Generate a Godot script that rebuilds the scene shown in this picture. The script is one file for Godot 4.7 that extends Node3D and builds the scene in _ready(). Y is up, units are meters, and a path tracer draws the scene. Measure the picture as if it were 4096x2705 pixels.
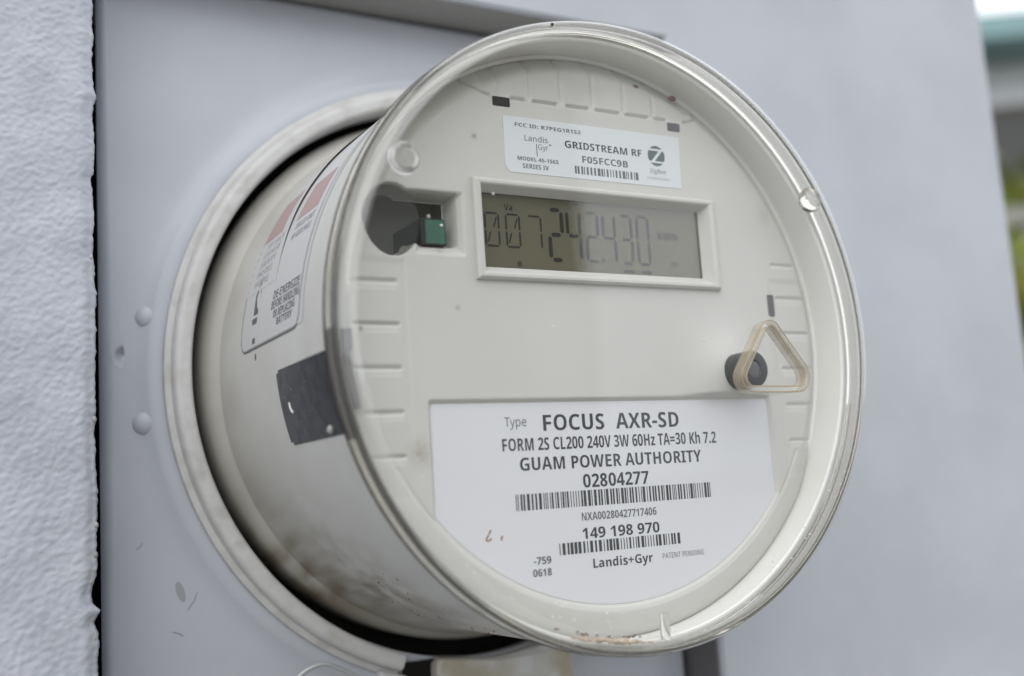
extends Node3D
# All lengths in the helpers are centimetres; S turns them into metres. The meter's axis is z, its widest rim stands at z = 0, the wall behind it.
const S := 0.01
const FACE := -0.77
var rng := RandomNumberGenerator.new()
var taken := {}
var mats := {}
var fonts := {}


func _ready() -> void:
	rng.seed = 20240611
	view()
	sky_and_sun()
	materials()
	ground()
	meter_box()
	stucco_wall()
	sealing_ring()
	background()
	meter()
	seal_wire()


# ---------------------------------------------------------------- camera and light
func view() -> void:
	var cam := Camera3D.new()
	cam.name = "camera"
	add_child(cam)
	var b := Basis(Vector3(0.867879, -0.065432, 0.492448), Vector3(-0.015528, 0.987230, 0.158542), Vector3(-0.496533, -0.145242, 0.855780))
	cam.transform = Transform3D(b.orthonormalized(), Vector3(-17.6104, -4.3891, 24.0625) * S)
	var a := CameraAttributesPhysical.new()
	a.frustum_focal_length = 12.0 / tan(deg_to_rad(34.673 / 2.0))
	a.frustum_focus_distance = 0.306
	a.exposure_aperture = a.frustum_focal_length / 6.5
	a.frustum_near = 0.01
	a.frustum_far = 200.0
	cam.attributes = a
	cam.fov = 34.673
	cam.near = 0.01
	cam.far = 200.0
	cam.current = true


func sky_and_sun() -> void:
	var e := Environment.new()
	e.background_mode = Environment.BG_SKY
	var m := ProceduralSkyMaterial.new()
	m.sky_top_color = Color(0.98, 0.99, 1.0)
	m.sky_horizon_color = Color(0.80, 0.825, 0.85)
	m.sky_curve = 0.3
	m.sky_energy_multiplier = 1.8
	m.ground_horizon_color = Color(0.46, 0.46, 0.45)
	m.ground_bottom_color = Color(0.36, 0.36, 0.34)
	m.sun_angle_max = 1.0
	e.sky = Sky.new()
	e.sky.sky_material = m
	e.background_energy_multiplier = 1.0
	e.tonemap_mode = Environment.TONE_MAPPER_LINEAR
	e.tonemap_exposure = 0.49
	e.sdfgi_enabled = true
	e.ssao_enabled = true
	e.ssil_enabled = true
	var w := WorldEnvironment.new()
	w.name = "world_environment"
	w.environment = e
	add_child(w)
	var sun := DirectionalLight3D.new()
	sun.name = "overcast_sun"
	sun.light_energy = 0.5
	sun.light_color = Color(1.0, 0.98, 0.95)
	sun.light_angular_distance = 45.0
	sun.shadow_enabled = true
	sun.sky_mode = DirectionalLight3D.SKY_MODE_LIGHT_ONLY
	add_child(sun)
	sun.look_at_from_position(Vector3(-1.1, 1.2, 1.05), Vector3.ZERO)


# ---------------------------------------------------------------- materials
func lin(r: float, g: float, b: float, a := 1.0) -> Color:
	var c := Color(r, g, b).linear_to_srgb()
	c.a = a
	return c


func noise(freq: float, seed_: int, oct := 4, kind := FastNoiseLite.TYPE_SIMPLEX_SMOOTH) -> FastNoiseLite:
	var n := FastNoiseLite.new()
	n.noise_type = kind
	n.frequency = freq
	n.seed = seed_
	n.fractal_octaves = oct
	return n


func noise_tex(freq: float, seed_: int, lo: Color, hi: Color, oct := 4, at := PackedFloat32Array([0.25, 0.75])) -> NoiseTexture2D:
	var t := NoiseTexture2D.new()
	t.width = 512
	t.height = 512
	t.seamless = true
	t.noise = noise(freq, seed_, oct)
	var g := Gradient.new()
	g.offsets = at
	g.colors = PackedColorArray([lo, hi])
	t.color_ramp = g
	return t


func std(called: String, c: Color, rough: float, spec := 0.5, metal := 0.0) -> StandardMaterial3D:
	var m := StandardMaterial3D.new()
	m.resource_name = called
	m.albedo_color = c
	m.roughness = rough
	m.metallic_specular = spec
	m.metallic = metal
	mats[called] = m
	return m


func tri_tex(m: StandardMaterial3D, t: Texture2D, scale: float) -> void:
	m.albedo_texture = t
	m.uv1_triplanar = true
	m.uv1_world_triplanar = true
	m.uv1_scale = Vector3.ONE * scale


func bump(m: StandardMaterial3D, t: Texture2D, height_cm: float, scale: float) -> void:
	m.heightmap_enabled = true
	m.heightmap_texture = t
	m.heightmap_scale = height_cm
	m.uv1_triplanar = true
	m.uv1_world_triplanar = true
	m.uv1_scale = Vector3.ONE * scale


func clear(called: String, c: Color, alpha: float, rough := 0.03, spec := 0.5) -> StandardMaterial3D:
	var m := std(called, c, rough, spec)
	m.transparency = BaseMaterial3D.TRANSPARENCY_ALPHA
	m.albedo_color.a = alpha
	m.cull_mode = BaseMaterial3D.CULL_DISABLED
	return m


func solid_glass(called: String, c: Color, alpha: float, rough := 0.02) -> StandardMaterial3D:
	var m := std(called, c, rough)
	m.transparency = BaseMaterial3D.TRANSPARENCY_ALPHA
	m.albedo_color.a = alpha
	m.refraction_enabled = true
	m.refraction_scale = 0.05
	return m


func materials() -> void:
	var m := std("panel_paint", Color.WHITE, 0.42, 0.45)
	tri_tex(m, noise_tex(0.006, 3, lin(0.445, 0.462, 0.505), lin(0.485, 0.502, 0.55), 5), 3.1)
	m.heightmap_enabled = true
	m.heightmap_texture = noise_tex(0.045, 9, Color.BLACK, Color.WHITE, 4, PackedFloat32Array([0.0, 1.0]))
	m.heightmap_scale = 0.012
	m = std("stucco_paint", Color.WHITE, 0.75, 0.35)
	tri_tex(m, noise_tex(0.02, 5, lin(0.43, 0.45, 0.51), lin(0.50, 0.515, 0.58), 5), 4.0)
	m = std("raw_render", Color.WHITE, 0.9, 0.2)
	tri_tex(m, noise_tex(0.03, 6, lin(0.30, 0.30, 0.29), lin(0.52, 0.51, 0.48), 4), 9.0)
	m = std("ring_metal", Color.WHITE, 0.5, 0.5, 0.0)
	tri_tex(m, noise_tex(0.018, 8, lin(0.44, 0.43, 0.41), lin(0.555, 0.55, 0.545), 6, PackedFloat32Array([0.1, 0.55])), 9.0)
	m.heightmap_enabled = true
	m.heightmap_texture = noise_tex(0.05, 19, Color.BLACK, Color.WHITE, 4, PackedFloat32Array([0.0, 1.0]))
	m.heightmap_scale = 0.015
	m = std("clasp_metal", Color.WHITE, 0.5, 0.5, 0.1)
	tri_tex(m, noise_tex(0.012, 81, lin(0.42, 0.38, 0.29), lin(0.60, 0.60, 0.60), 5), 7.0)
	std("beige_plastic", Color.WHITE, 0.36, 0.5).vertex_color_use_as_albedo = true
	std("beige", lin(0.565, 0.56, 0.53), 0.36, 0.5)
	std("inner_lit_white", lin(0.78, 0.775, 0.745), 0.4, 0.5)  # paler than the body: light through the clear side put into the colour
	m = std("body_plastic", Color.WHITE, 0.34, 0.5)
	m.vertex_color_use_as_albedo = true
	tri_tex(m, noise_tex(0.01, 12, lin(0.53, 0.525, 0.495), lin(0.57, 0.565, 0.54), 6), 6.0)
	std("white_label", lin(0.66, 0.665, 0.69), 0.4, 0.45)
	std("paper_label", lin(0.53, 0.53, 0.53), 0.45, 0.5)
	std("cool_label", lin(0.66, 0.69, 0.71), 0.4, 0.45)
	std("black_print", lin(0.055, 0.058, 0.062), 0.5, 0.4)
	std("grey_print", lin(0.12, 0.125, 0.13), 0.5, 0.4)
	std("pale_print", lin(0.33, 0.34, 0.36), 0.5, 0.4)
	std("ghost_print", lin(0.45, 0.45, 0.48), 0.5, 0.4)
	std("red_print", lin(0.40, 0.29, 0.285), 0.5, 0.4)
	std("logo_green", lin(0.10, 0.145, 0.14), 0.5, 0.4)
	std("dark_slot", lin(0.03, 0.03, 0.03), 0.6, 0.3)
	std("grey_slot", lin(0.12, 0.12, 0.13), 0.6, 0.3)
	clear("smoky", lin(0.10, 0.11, 0.112), 0.32, 0.05, 0.5)
	std("well_plastic", lin(0.42, 0.41, 0.37), 0.55, 0.4)
	std("sensor_black", lin(0.010, 0.011, 0.012), 0.35, 0.5)
	std("sensor_green", lin(0.035, 0.115, 0.08), 0.4, 0.5)
	m = std("window_grey", Color.WHITE, 0.2, 0.5)
	tri_tex(m, noise_tex(0.05, 15, lin(0.020, 0.022, 0.026), lin(0.05, 0.05, 0.055), 5), 9.0)
	std("button_black", lin(0.022, 0.026, 0.028), 0.35, 0.5)
	std("button_grey", lin(0.11, 0.115, 0.12), 0.45, 0.5)
	std("lcd_back", lin(0.125, 0.115, 0.066), 0.3, 0.4, 0.1)
	std("lcd_segment", lin(0.012, 0.012, 0.008), 0.5, 0.3)
	clear("lcd_glass", Color(1, 1, 1), 0.004, 0.02, 0.6)
	clear("cover_clear", Color(0.95, 0.95, 0.92), 0.006, 0.02, 0.27)
	clear("edge_clear", Color(0.95, 0.95, 0.93), 0.03, 0.10, 0.5).metallic = 0.05
	clear("lip_tan", lin(0.30, 0.25, 0.17), 0.5, 0.1, 0.5)
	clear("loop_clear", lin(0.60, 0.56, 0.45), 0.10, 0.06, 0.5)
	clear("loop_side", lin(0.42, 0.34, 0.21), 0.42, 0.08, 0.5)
	std("loop_tan", lin(0.40, 0.31, 0.18), 0.3)
	clear("cover_side", lin(0.60, 0.57, 0.48), 0.14, 0.06, 0.5)
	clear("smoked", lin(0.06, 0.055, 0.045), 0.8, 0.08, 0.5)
	solid_glass("rim_glass", Color(0.985, 0.968, 0.92), 0.02, 0.05)
	solid_glass("bead_glass", Color(1, 1, 1), 0.0)
	solid_glass("loop_glass", lin(0.80, 0.72, 0.54), 0.15, 0.1)
	std("seam_dark", lin(0.02, 0.016, 0.013), 0.5, 0.4)
	std("seam_brown", lin(0.16, 0.085, 0.05), 0.6, 0.4)
	std("socket_black", lin(0.012, 0.011, 0.009), 0.6, 0.3)
	std("flange_dark", lin(0.17, 0.16, 0.135), 0.5, 0.4)
	std("dust_white", lin(0.75, 0.74, 0.70), 0.8, 0.3)
	std("dirt_tan", lin(0.52, 0.41, 0.31), 0.9, 0.2)
	std("dirt_brown", lin(0.20, 0.14, 0.095), 0.9, 0.2)
	std("rust", lin(0.28, 0.14, 0.07), 0.9, 0.2)
	std("scratch_white", lin(0.8, 0.8, 0.78), 0.6, 0.3)
	std("wire_grey", lin(0.42, 0.44, 0.45), 0.35, 0.5, 0.2)
	std("house_white", lin(0.85, 0.86, 0.90), 0.8)
	std("roof_teal", lin(0.22, 0.36, 0.38), 0.5)
	std("glass_dark", lin(0.06, 0.06, 0.055), 0.15)
	std("trim_brown", lin(0.10, 0.085, 0.06), 0.7)
	std("step_shade_dark", lin(0.15, 0.145, 0.155), 0.7)
	std("step_shade_grey", lin(0.27, 0.27, 0.255), 0.7)
	std("house_brown", lin(0.05, 0.042, 0.03), 0.85)
	std("concrete", lin(0.32, 0.31, 0.29), 0.9)
	m = std("leaf", Color.WHITE, 0.6)
	m.vertex_color_use_as_albedo = true
	m.backlight_enabled = true
	m.backlight = Color(0.25, 0.3, 0.05)
	std("bark", lin(0.10, 0.075, 0.05), 0.9)
	m = std("soil_ground", Color.WHITE, 0.95)
	tri_tex(m, noise_tex(0.02, 31, lin(0.12, 0.115, 0.10), lin(0.20, 0.19, 0.175), 5), 0.6)


# ---------------------------------------------------------------- naming
func numbered(called: String) -> String:
	var n: int = taken.get(called, 0)
	taken[called] = n + 1
	return called if n == 0 else "%s_%03d" % [called, n]


func tag(o: Node, label: String, category: String, group := "") -> Node:
	o.set_meta("label", label)
	o.set_meta("category", category)
	if group:
		o.set_meta("group", group)
	return o


func thing(called: String, label: String, category: String, at := Vector3.ZERO, group := "") -> Node3D:
	var o := Node3D.new()
	o.name = numbered(called)
	add_child(o)
	o.position = at
	tag(o, label, category, group)
	return o


func obj(called: String, mesh: Mesh, mat: String, parent: Node = null) -> MeshInstance3D:
	var o := MeshInstance3D.new()
	o.mesh = mesh
	o.material_override = null
	for k in mesh.get_surface_count():
		o.set_surface_override_material(k, mats[mat])
	if parent == null:
		o.name = numbered(called)
		add_child(o, true)
		return o
	var n := 0
	var name_ := called
	while parent.has_node(name_):
		n += 1
		name_ = "%s_%03d" % [called, n]
	o.name = name_
	parent.add_child(o, true)
	return o


# ---------------------------------------------------------------- mesh building
class Mb:
	var v := PackedVector3Array()
	var n := PackedVector3Array()
	var c := PackedColorArray()
	var i := PackedInt32Array()
	var tint := Color.WHITE

	func tri(a: Vector3, b: Vector3, d: Vector3, na: Vector3, nb: Vector3, nd: Vector3) -> void:
		var face := (b - a).cross(d - a)
		var flip := face.dot(na + nb + nd) > 0.0
		var k := v.size()
		v.append_array([a * 0.01, b * 0.01, d * 0.01])
		n.append_array([na, nb, nd])
		c.append_array([tint, tint, tint])
		if flip:
			i.append_array([k, k + 2, k + 1])
		else:
			i.append_array([k, k + 1, k + 2])

	func quad(a: Vector3, b: Vector3, d: Vector3, e: Vector3, na: Vector3, nb: Vector3, nd: Vector3, ne: Vector3) -> void:
		tri(a, b, d, na, nb, nd)
		tri(a, d, e, na, nd, ne)

	func flat(a: Vector3, b: Vector3, d: Vector3, e: Vector3, nn: Vector3) -> void:
		quad(a, b, d, e, nn, nn, nn, nn)

	func done() -> ArrayMesh:
		var arr := []
		arr.resize(Mesh.ARRAY_MAX)
		arr[Mesh.ARRAY_VERTEX] = v
		arr[Mesh.ARRAY_NORMAL] = n
		arr[Mesh.ARRAY_COLOR] = c
		arr[Mesh.ARRAY_INDEX] = i
		var m := ArrayMesh.new()
		m.add_surface_from_arrays(Mesh.PRIMITIVE_TRIANGLES, arr)
		return m


# A profile of (radius, z) turned round the z axis. side = +1: normals to the left of travel, -1: right. Corners sharper than 35 degrees stay sharp.
func lathe(mb: Mb, prof: Array, seg: int, a0 := 0.0, a1 := 360.0, side := 1.0, centre := Vector3.ZERO) -> void:
	var nrm := []
	for k in prof.size() - 1:
		var d: Vector2 = (prof[k + 1] - prof[k]).normalized()
		nrm.append(Vector2(-d.y, d.x) * side)
	for k in prof.size() - 1:
		var n0: Vector2 = nrm[k]
		var n1: Vector2 = nrm[k]
		if k > 0 and nrm[k - 1].dot(nrm[k]) > 0.82:
			n0 = (nrm[k - 1] + nrm[k]).normalized()
		if k < nrm.size() - 1 and nrm[k + 1].dot(nrm[k]) > 0.82:
			n1 = (nrm[k + 1] + nrm[k]).normalized()
		for s in seg:
			var p := deg_to_rad(lerpf(a0, a1, float(s) / seg))
			var q := deg_to_rad(lerpf(a0, a1, float(s + 1) / seg))
			var dp := Vector2(cos(p), sin(p))
			var dq := Vector2(cos(q), sin(q))
			var a: Vector2 = prof[k]
			var b: Vector2 = prof[k + 1]
			mb.quad(centre + Vector3(dp.x * a.x, dp.y * a.x, a.y), centre + Vector3(dq.x * a.x, dq.y * a.x, a.y), centre + Vector3(dq.x * b.x, dq.y * b.x, b.y), centre + Vector3(dp.x * b.x, dp.y * b.x, b.y),
				Vector3(dp.x * n0.x, dp.y * n0.x, n0.y), Vector3(dq.x * n0.x, dq.y * n0.x, n0.y), Vector3(dq.x * n1.x, dq.y * n1.x, n1.y), Vector3(dp.x * n1.x, dp.y * n1.x, n1.y))


func arc(cr: float, cz: float, r: float, from: float, to: float, steps: int, rz := -1.0) -> Array:
	var out := []
	var z := r if rz < 0.0 else rz
	for k in steps + 1:
		var a := deg_to_rad(lerpf(from, to, float(k) / steps))
		out.append(Vector2(cr + cos(a) * r, cz + sin(a) * z))
	return out


# A round tube along points.
func tube(mb: Mb, pts: Array, r: float, seg := 10, closed := false) -> void:
	var m := pts.size()
	var rings := []
	var nrms := []
	var up := Vector3(0.13, 0.21, 0.97)
	for k in m:
		var d: Vector3
		if closed:
			d = pts[(k + 1) % m] - pts[(k + m - 1) % m]
		else:
			d = pts[mini(k + 1, m - 1)] - pts[maxi(k - 1, 0)]
		d = d.normalized()
		var x := up.cross(d).normalized()
		var y := d.cross(x)
		var ring := []
		var rn := []
		for s in seg:
			var a := TAU * s / seg
			var nn := x * cos(a) + y * sin(a)
			ring.append(pts[k] + nn * r)
			rn.append(nn)
		rings.append(ring)
		nrms.append(rn)
	for k in (m if closed else m - 1):
		var k2 := (k + 1) % m
		for s in seg:
			var s2 := (s + 1) % seg
			mb.quad(rings[k][s], rings[k2][s], rings[k2][s2], rings[k][s2], nrms[k][s], nrms[k2][s], nrms[k2][s2], nrms[k][s2])
	if not closed:
		for e in [0, m - 1]:
			var nn: Vector3 = (pts[0] - pts[1]).normalized() if e == 0 else (pts[m - 1] - pts[m - 2]).normalized()
			for s in seg:
				mb.tri(pts[e], rings[e][s], rings[e][(s + 1) % seg], nn, nn, nn)


# A plate of a 2D outline between two depths, its front edge chamfered by bev.
func plate(mb: Mb, poly: PackedVector2Array, z0: float, z1: float, bev := 0.0, holes_back := false) -> void:
	if Geometry2D.is_polygon_clockwise(poly):
		poly.reverse()
	var inner := poly
	if bev > 0.0:
		var off := Geometry2D.offset_polygon(poly, -bev, Geometry2D.JOIN_MITER)
		if off.size() == 1 and off[0].size() == poly.size():
			inner = off[0]
			if Geometry2D.is_polygon_clockwise(inner):
				inner.reverse()
			var best := 0
			for k in inner.size():
				if inner[k].distance_to(poly[0]) < inner[best].distance_to(poly[0]):
					best = k
			inner = inner.slice(best) + inner.slice(0, best)
		else:
			bev = 0.0
			inner = poly
	var idx := Geometry2D.triangulate_polygon(inner)
	for k in idx.size() / 3:
		var p := [inner[idx[k * 3]], inner[idx[k * 3 + 1]], inner[idx[k * 3 + 2]]]
		mb.tri(Vector3(p[0].x, p[0].y, z1), Vector3(p[1].x, p[1].y, z1), Vector3(p[2].x, p[2].y, z1), Vector3.BACK, Vector3.BACK, Vector3.BACK)
	for k in poly.size():
		var a := poly[k]
		var b := poly[(k + 1) % poly.size()]
		var d := (b - a).normalized()
		var nn := Vector3(d.y, -d.x, 0)
		if bev > 0.0:
			var ia := inner[k]
			var ib := inner[(k + 1) % poly.size()]
			var n2 := (nn + Vector3.BACK).normalized()
			mb.flat(Vector3(a.x, a.y, z1 - bev), Vector3(b.x, b.y, z1 - bev), Vector3(ib.x, ib.y, z1), Vector3(ia.x, ia.y, z1), n2)
		mb.flat(Vector3(a.x, a.y, z0), Vector3(b.x, b.y, z0), Vector3(b.x, b.y, z1 - bev), Vector3(a.x, a.y, z1 - bev), nn)


func box(mb: Mb, lo: Vector3, hi: Vector3) -> void:
	for ax in 3:
		for s in 2:
			var nn := Vector3.ZERO
			nn[ax] = 1.0 if s else -1.0
			var p := []
			for k in 4:
				var q := Vector3.ZERO
				q[ax] = hi[ax] if s else lo[ax]
				var u := (ax + 1) % 3
				var w := (ax + 2) % 3
				q[u] = hi[u] if k in [1, 2] else lo[u]
				q[w] = hi[w] if k in [2, 3] else lo[w]
				p.append(q)
			mb.flat(p[0], p[1], p[2], p[3], nn)


func blob(mb: Mb, at: Vector3, r: Vector3, seg := 8, rings := 5) -> void:
	var g := func(i: int, j: int) -> Vector3:
		var t := PI * j / rings
		var f := TAU * i / seg
		return Vector3(sin(t) * cos(f), cos(t), sin(t) * sin(f))
	for j in rings:
		for i in seg:
			var a: Vector3 = g.call(i, j)
			var b: Vector3 = g.call(i + 1, j)
			var d: Vector3 = g.call(i + 1, j + 1)
			var e: Vector3 = g.call(i, j + 1)
			if j > 0:
				mb.tri(at + a * r, at + b * r, at + d * r, (a / r).normalized(), (b / r).normalized(), (d / r).normalized())
			if j < rings - 1:
				mb.tri(at + a * r, at + d * r, at + e * r, (a / r).normalized(), (d / r).normalized(), (e / r).normalized())


func round_rect(x0: float, y0: float, x1: float, y1: float, r: float, steps := 4) -> PackedVector2Array:
	var out := PackedVector2Array()
	for c in [[x1 - r, y0 + r, -90], [x1 - r, y1 - r, 0], [x0 + r, y1 - r, 90], [x0 + r, y0 + r, 180]]:
		for k in steps + 1:
			var a := deg_to_rad(c[2] + 90.0 * k / steps)
			out.append(Vector2(c[0] + cos(a) * r, c[1] + sin(a) * r))
	return out


# ---------------------------------------------------------------- print
func font(bold: bool) -> Font:
	if not fonts.has(bold):
		var f := SystemFont.new()
		f.font_names = PackedStringArray(["Droid Sans"])
		f.font_weight = 700 if bold else 400
		fonts[bold] = f
	return fonts[bold]


func text_tris(s: String, bold: bool) -> Array:
	var t := TextMesh.new()
	t.text = s
	t.font = font(bold)
	t.font_size = 64
	t.pixel_size = 0.01
	t.depth = 0.02
	t.curve_step = 1.0
	t.horizontal_alignment = HORIZONTAL_ALIGNMENT_LEFT
	t.vertical_alignment = VERTICAL_ALIGNMENT_BOTTOM
	var arr: Array = t.get_mesh_arrays() if t.get_surface_count() == 0 else t.surface_get_arrays(0)
	var vs: PackedVector3Array = arr[Mesh.ARRAY_VERTEX]
	var ix: PackedInt32Array = arr[Mesh.ARRAY_INDEX] if arr[Mesh.ARRAY_INDEX] != null else PackedInt32Array(range(vs.size()))
	var ns: PackedVector3Array = arr[Mesh.ARRAY_NORMAL]
	var out := []
	for k in ix.size() / 3:
		if ns[ix[k * 3]].z > 0.9:
			for j in 3:
				out.append(Vector2(vs[ix[k * 3 + j]].x, vs[ix[k * 3 + j]].y))
	return out


# Lettering set between x0 and x1 (width fitted) on a baseline y, capitals h high; put maps (x, y) on the surface, out gives its normal.
func lettering(mb: Mb, s: String, bold: bool, x0: float, x1: float, y: float, h: float, put: Callable, out: Callable) -> void:
	var pts := text_tris(s, bold)
	if pts.is_empty():
		return
	var cap := text_tris("H", bold)
	var base := INF
	var top := -INF
	for p in cap:
		base = minf(base, p.y)
		top = maxf(top, p.y)
	var l := INF
	var r := -INF
	for p in pts:
		l = minf(l, p.x)
		r = maxf(r, p.x)
	for k in pts.size() / 3:
		var w := []
		var n := []
		for j in 3:
			var p: Vector2 = pts[k * 3 + j]
			var q := Vector2(lerpf(x0, x1, (p.x - l) / (r - l)), y + (p.y - base) / (top - base) * h)
			w.append(put.call(q))
			n.append(out.call(q))
		mb.tri(w[0], w[1], w[2], n[0], n[1], n[2])


func print_on(parent: Node, s: String, bold: bool, x0: float, x1: float, y: float, h: float, z: float, mat := "black_print") -> void:
	var mb := Mb.new()
	lettering(mb, s, bold, x0, x1, y, h, func(q): return Vector3(q.x, q.y, z), func(_q): return Vector3.BACK)
	obj("lettering", mb.done(), mat, parent)


func barcode(parent: Node, x0: float, x1: float, y0: float, y1: float, z: float, modules: int, seed_: int, mat := "black_print", slant := 0.0) -> void:
	var r := RandomNumberGenerator.new()
	r.seed = seed_
	var mb := Mb.new()
	var w := (x1 - x0) / modules
	var at := 0
	while at < modules:
		var bar := mini([1, 1, 2, 2, 3][r.randi() % 5], modules - at)
		var a := x0 + at * w
		var b := a + bar * w
		mb.flat(Vector3(a, y0, z), Vector3(b, y0, z), Vector3(b + slant, y1, z), Vector3(a + slant, y1, z), Vector3.BACK)
		at += bar + [1, 1, 2, 2][r.randi() % 4]
	obj("barcode", mb.done(), mat, parent)


# ---------------------------------------------------------------- ground
func ground() -> void:
	var mb := Mb.new()
	mb.flat(Vector3(-6000, -145, -6000), Vector3(6000, -145, -6000), Vector3(6000, -145, 6000), Vector3(-6000, -145, 6000), Vector3.UP)
	var o := obj("ground", mb.done(), "soil_ground")
	o.set_meta("kind", "structure")
	o.set_meta("label", "bare grey-brown ground around the building")


# ---------------------------------------------------------------- the box the meter is mounted on
func meter_box() -> void:
	var t := thing("meter_box", "blue-grey painted metal meter box with a recessed front panel behind the round meter", "meter box", Vector3(0, 0, -0.097))
	# front panel: from the round hole out to its rectangle, with an embossed collar
	var mb := Mb.new()
	var seg := 240
	var rect := Rect2(-12.15, -30.0, 21.05, 43.22)
	var rr := [9.62, 10.5, 10.75, 10.9, 11.1, 11.35, 11.7]
	var zz := [0.0, 0.0, -0.02, -0.12, -0.26, -0.32, -0.34]
	var prof := func(k: int, a: float) -> Vector3:
		var d := Vector2(cos(a), sin(a))
		if k < rr.size():
			var lim := edge_distance(rect, d) - 0.5
			var r := minf(rr[k], lim - (rr.size() - k) * 0.05)
			return Vector3(d.x * r, d.y * r, zz[k] + 0.34 - 0.34)
		var far := edge_distance(rect, d)
		var f := k - rr.size()
		return Vector3(d.x * (far - [0.35, 0.1, 0.0][f]), d.y * (far - [0.35, 0.1, 0.0][f]), [-0.34, -0.42, -0.75][f])
	var pts := []
	var steps := rr.size() + 3
	for s in seg + 1:
		var col := []
		for k in steps:
			col.append(prof.call(k, TAU * s / seg))
		pts.append(col)
	grid(mb, pts, Vector3.BACK)
	obj("front_panel", mb.done(), "panel_paint", t)
	# the frame that stands proud above and to the right of the panel
	mb = Mb.new()
	plate(mb, PackedVector2Array([Vector2(9.12, 13.42), Vector2(9.2, -32), Vector2(29.35, -32), Vector2(29.35, 20.6), Vector2(-12.2, 20.6), Vector2(-12.2, 13.2)]), -16.0, 1.5, 0.12)
	obj("box_frame", mb.done(), "panel_paint", t)
	mb = Mb.new()   # dark strip lining the step: its shade and dirt put in as colour
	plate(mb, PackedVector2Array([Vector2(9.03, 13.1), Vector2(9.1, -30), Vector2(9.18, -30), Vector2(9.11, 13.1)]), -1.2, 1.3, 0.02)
	obj("step_shade_strip", mb.done(), "step_shade_dark", t)
	mb = Mb.new()  # greyer strip painted for the shaded underside of the step
	plate(mb, PackedVector2Array([Vector2(-12.1, 13.12), Vector2(9.11, 13.34), Vector2(9.11, 13.40), Vector2(-12.1, 13.19)]), -1.2, 1.3, 0.02)
	obj("step_shade_strip", mb.done(), "step_shade_grey", t)
	mb = Mb.new()
	box(mb, Vector3(-12.1, -29.9, -16.2), Vector3(9.1, 13.1, -4.6))
	obj("box_back", mb.done(), "socket_black", t)
	for p in [Vector2(-10.77, 1.82), Vector2(-10.89, -1.44)]:
		mb = Mb.new()
		lathe(mb, arc(0.0, -0.40, 0.41, 0, 90, 7, 0.33), 24, 0, 360, -1.0, Vector3(p.x, p.y, 0))
		obj("rivet", mb.done(), "panel_paint", t)
	mb = Mb.new()   # a dimple in the sheet between the rivets: its shape is carried by its normals, the sheet is that thin
	for k in 24:
		for ring in 4:
			var ps := []
			var nn := []
			for c in [[k, ring], [k + 1, ring], [k + 1, ring + 1], [k, ring + 1]]:
				var d := Vector2.from_angle(TAU * c[0] / 24.0)
				var f: float = c[1] / 4.0
				ps.append(Vector3(-11.45 + d.x * f * 0.4, 0.61 + d.y * f * 0.4, -0.334 + 0.004 * (1.0 - f)))
				var tilt := -1.5 * sin(PI * f)
				nn.append(Vector3(d.x * tilt, d.y * tilt, 1.0).normalized())
			mb.quad(ps[0], ps[1], ps[2], ps[3], nn[0], nn[1], nn[2], nn[3])
	obj("dimple", mb.done(), "panel_paint", t)
	for q in [[-9.75, -7.1, -9.45, -6.6], [-10.2, -7.7, -9.9, -7.85], [-11.2, -5.2, -11.05, -5.0]]:
		mb = Mb.new()
		tube(mb, [Vector3(q[0], q[1], -0.345), Vector3((q[0] + q[2]) / 2 + 0.05, (q[1] + q[3]) / 2, -0.343), Vector3(q[2], q[3], -0.345)], 0.022, 6)
		obj("scratch", mb.done(), "pale_print", t)
	mb = Mb.new()   # an oval chip in the paint below
	plate(mb, oval(-9.95, -6.55, 0.12, 0.32, 0.3), -0.34, -0.332)
	obj("paint_chip", mb.done(), "pale_print", t)


func oval(x: float, y: float, rx: float, ry: float, turn := 0.0, seg := 20, rough := 0.0) -> PackedVector2Array:
	var out := PackedVector2Array()
	for k in seg:
		var a := TAU * k / seg
		var f := 1.0 + rough * rng.randf_range(-1, 1)
		out.append(Vector2(x, y) + Vector2(cos(a) * rx * f, sin(a) * ry * f).rotated(turn))
	return out


func edge_distance(rect: Rect2, d: Vector2) -> float:
	var far := INF
	if d.x > 1e-6: far = minf(far, rect.end.x / d.x)
	if d.x < -1e-6: far = minf(far, rect.position.x / d.x)
	if d.y > 1e-6: far = minf(far, rect.end.y / d.y)
	if d.y < -1e-6: far = minf(far, rect.position.y / d.y)
	return far


# Quads over a grid of points with smooth normals that lean towards `towards`.
func grid(mb: Mb, pts: Array, towards: Vector3) -> void:
	var w: int = pts.size()
	var h: int = pts[0].size()
	var nrm := []
	for i in w:
		var col := []
		for j in h:
			var dx: Vector3 = pts[mini(i + 1, w - 1)][j] - pts[maxi(i - 1, 0)][j]
			var dy: Vector3 = pts[i][mini(j + 1, h - 1)] - pts[i][maxi(j - 1, 0)]
			var nn := dx.cross(dy).normalized()
			col.append(nn if nn.dot(towards) >= 0 else -nn)
		nrm.append(col)
	for i in w - 1:
		for j in h - 1:
			mb.quad(pts[i][j], pts[i + 1][j], pts[i + 1][j + 1], pts[i][j + 1], nrm[i][j], nrm[i + 1][j], nrm[i + 1][j + 1], nrm[i][j + 1])


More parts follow.
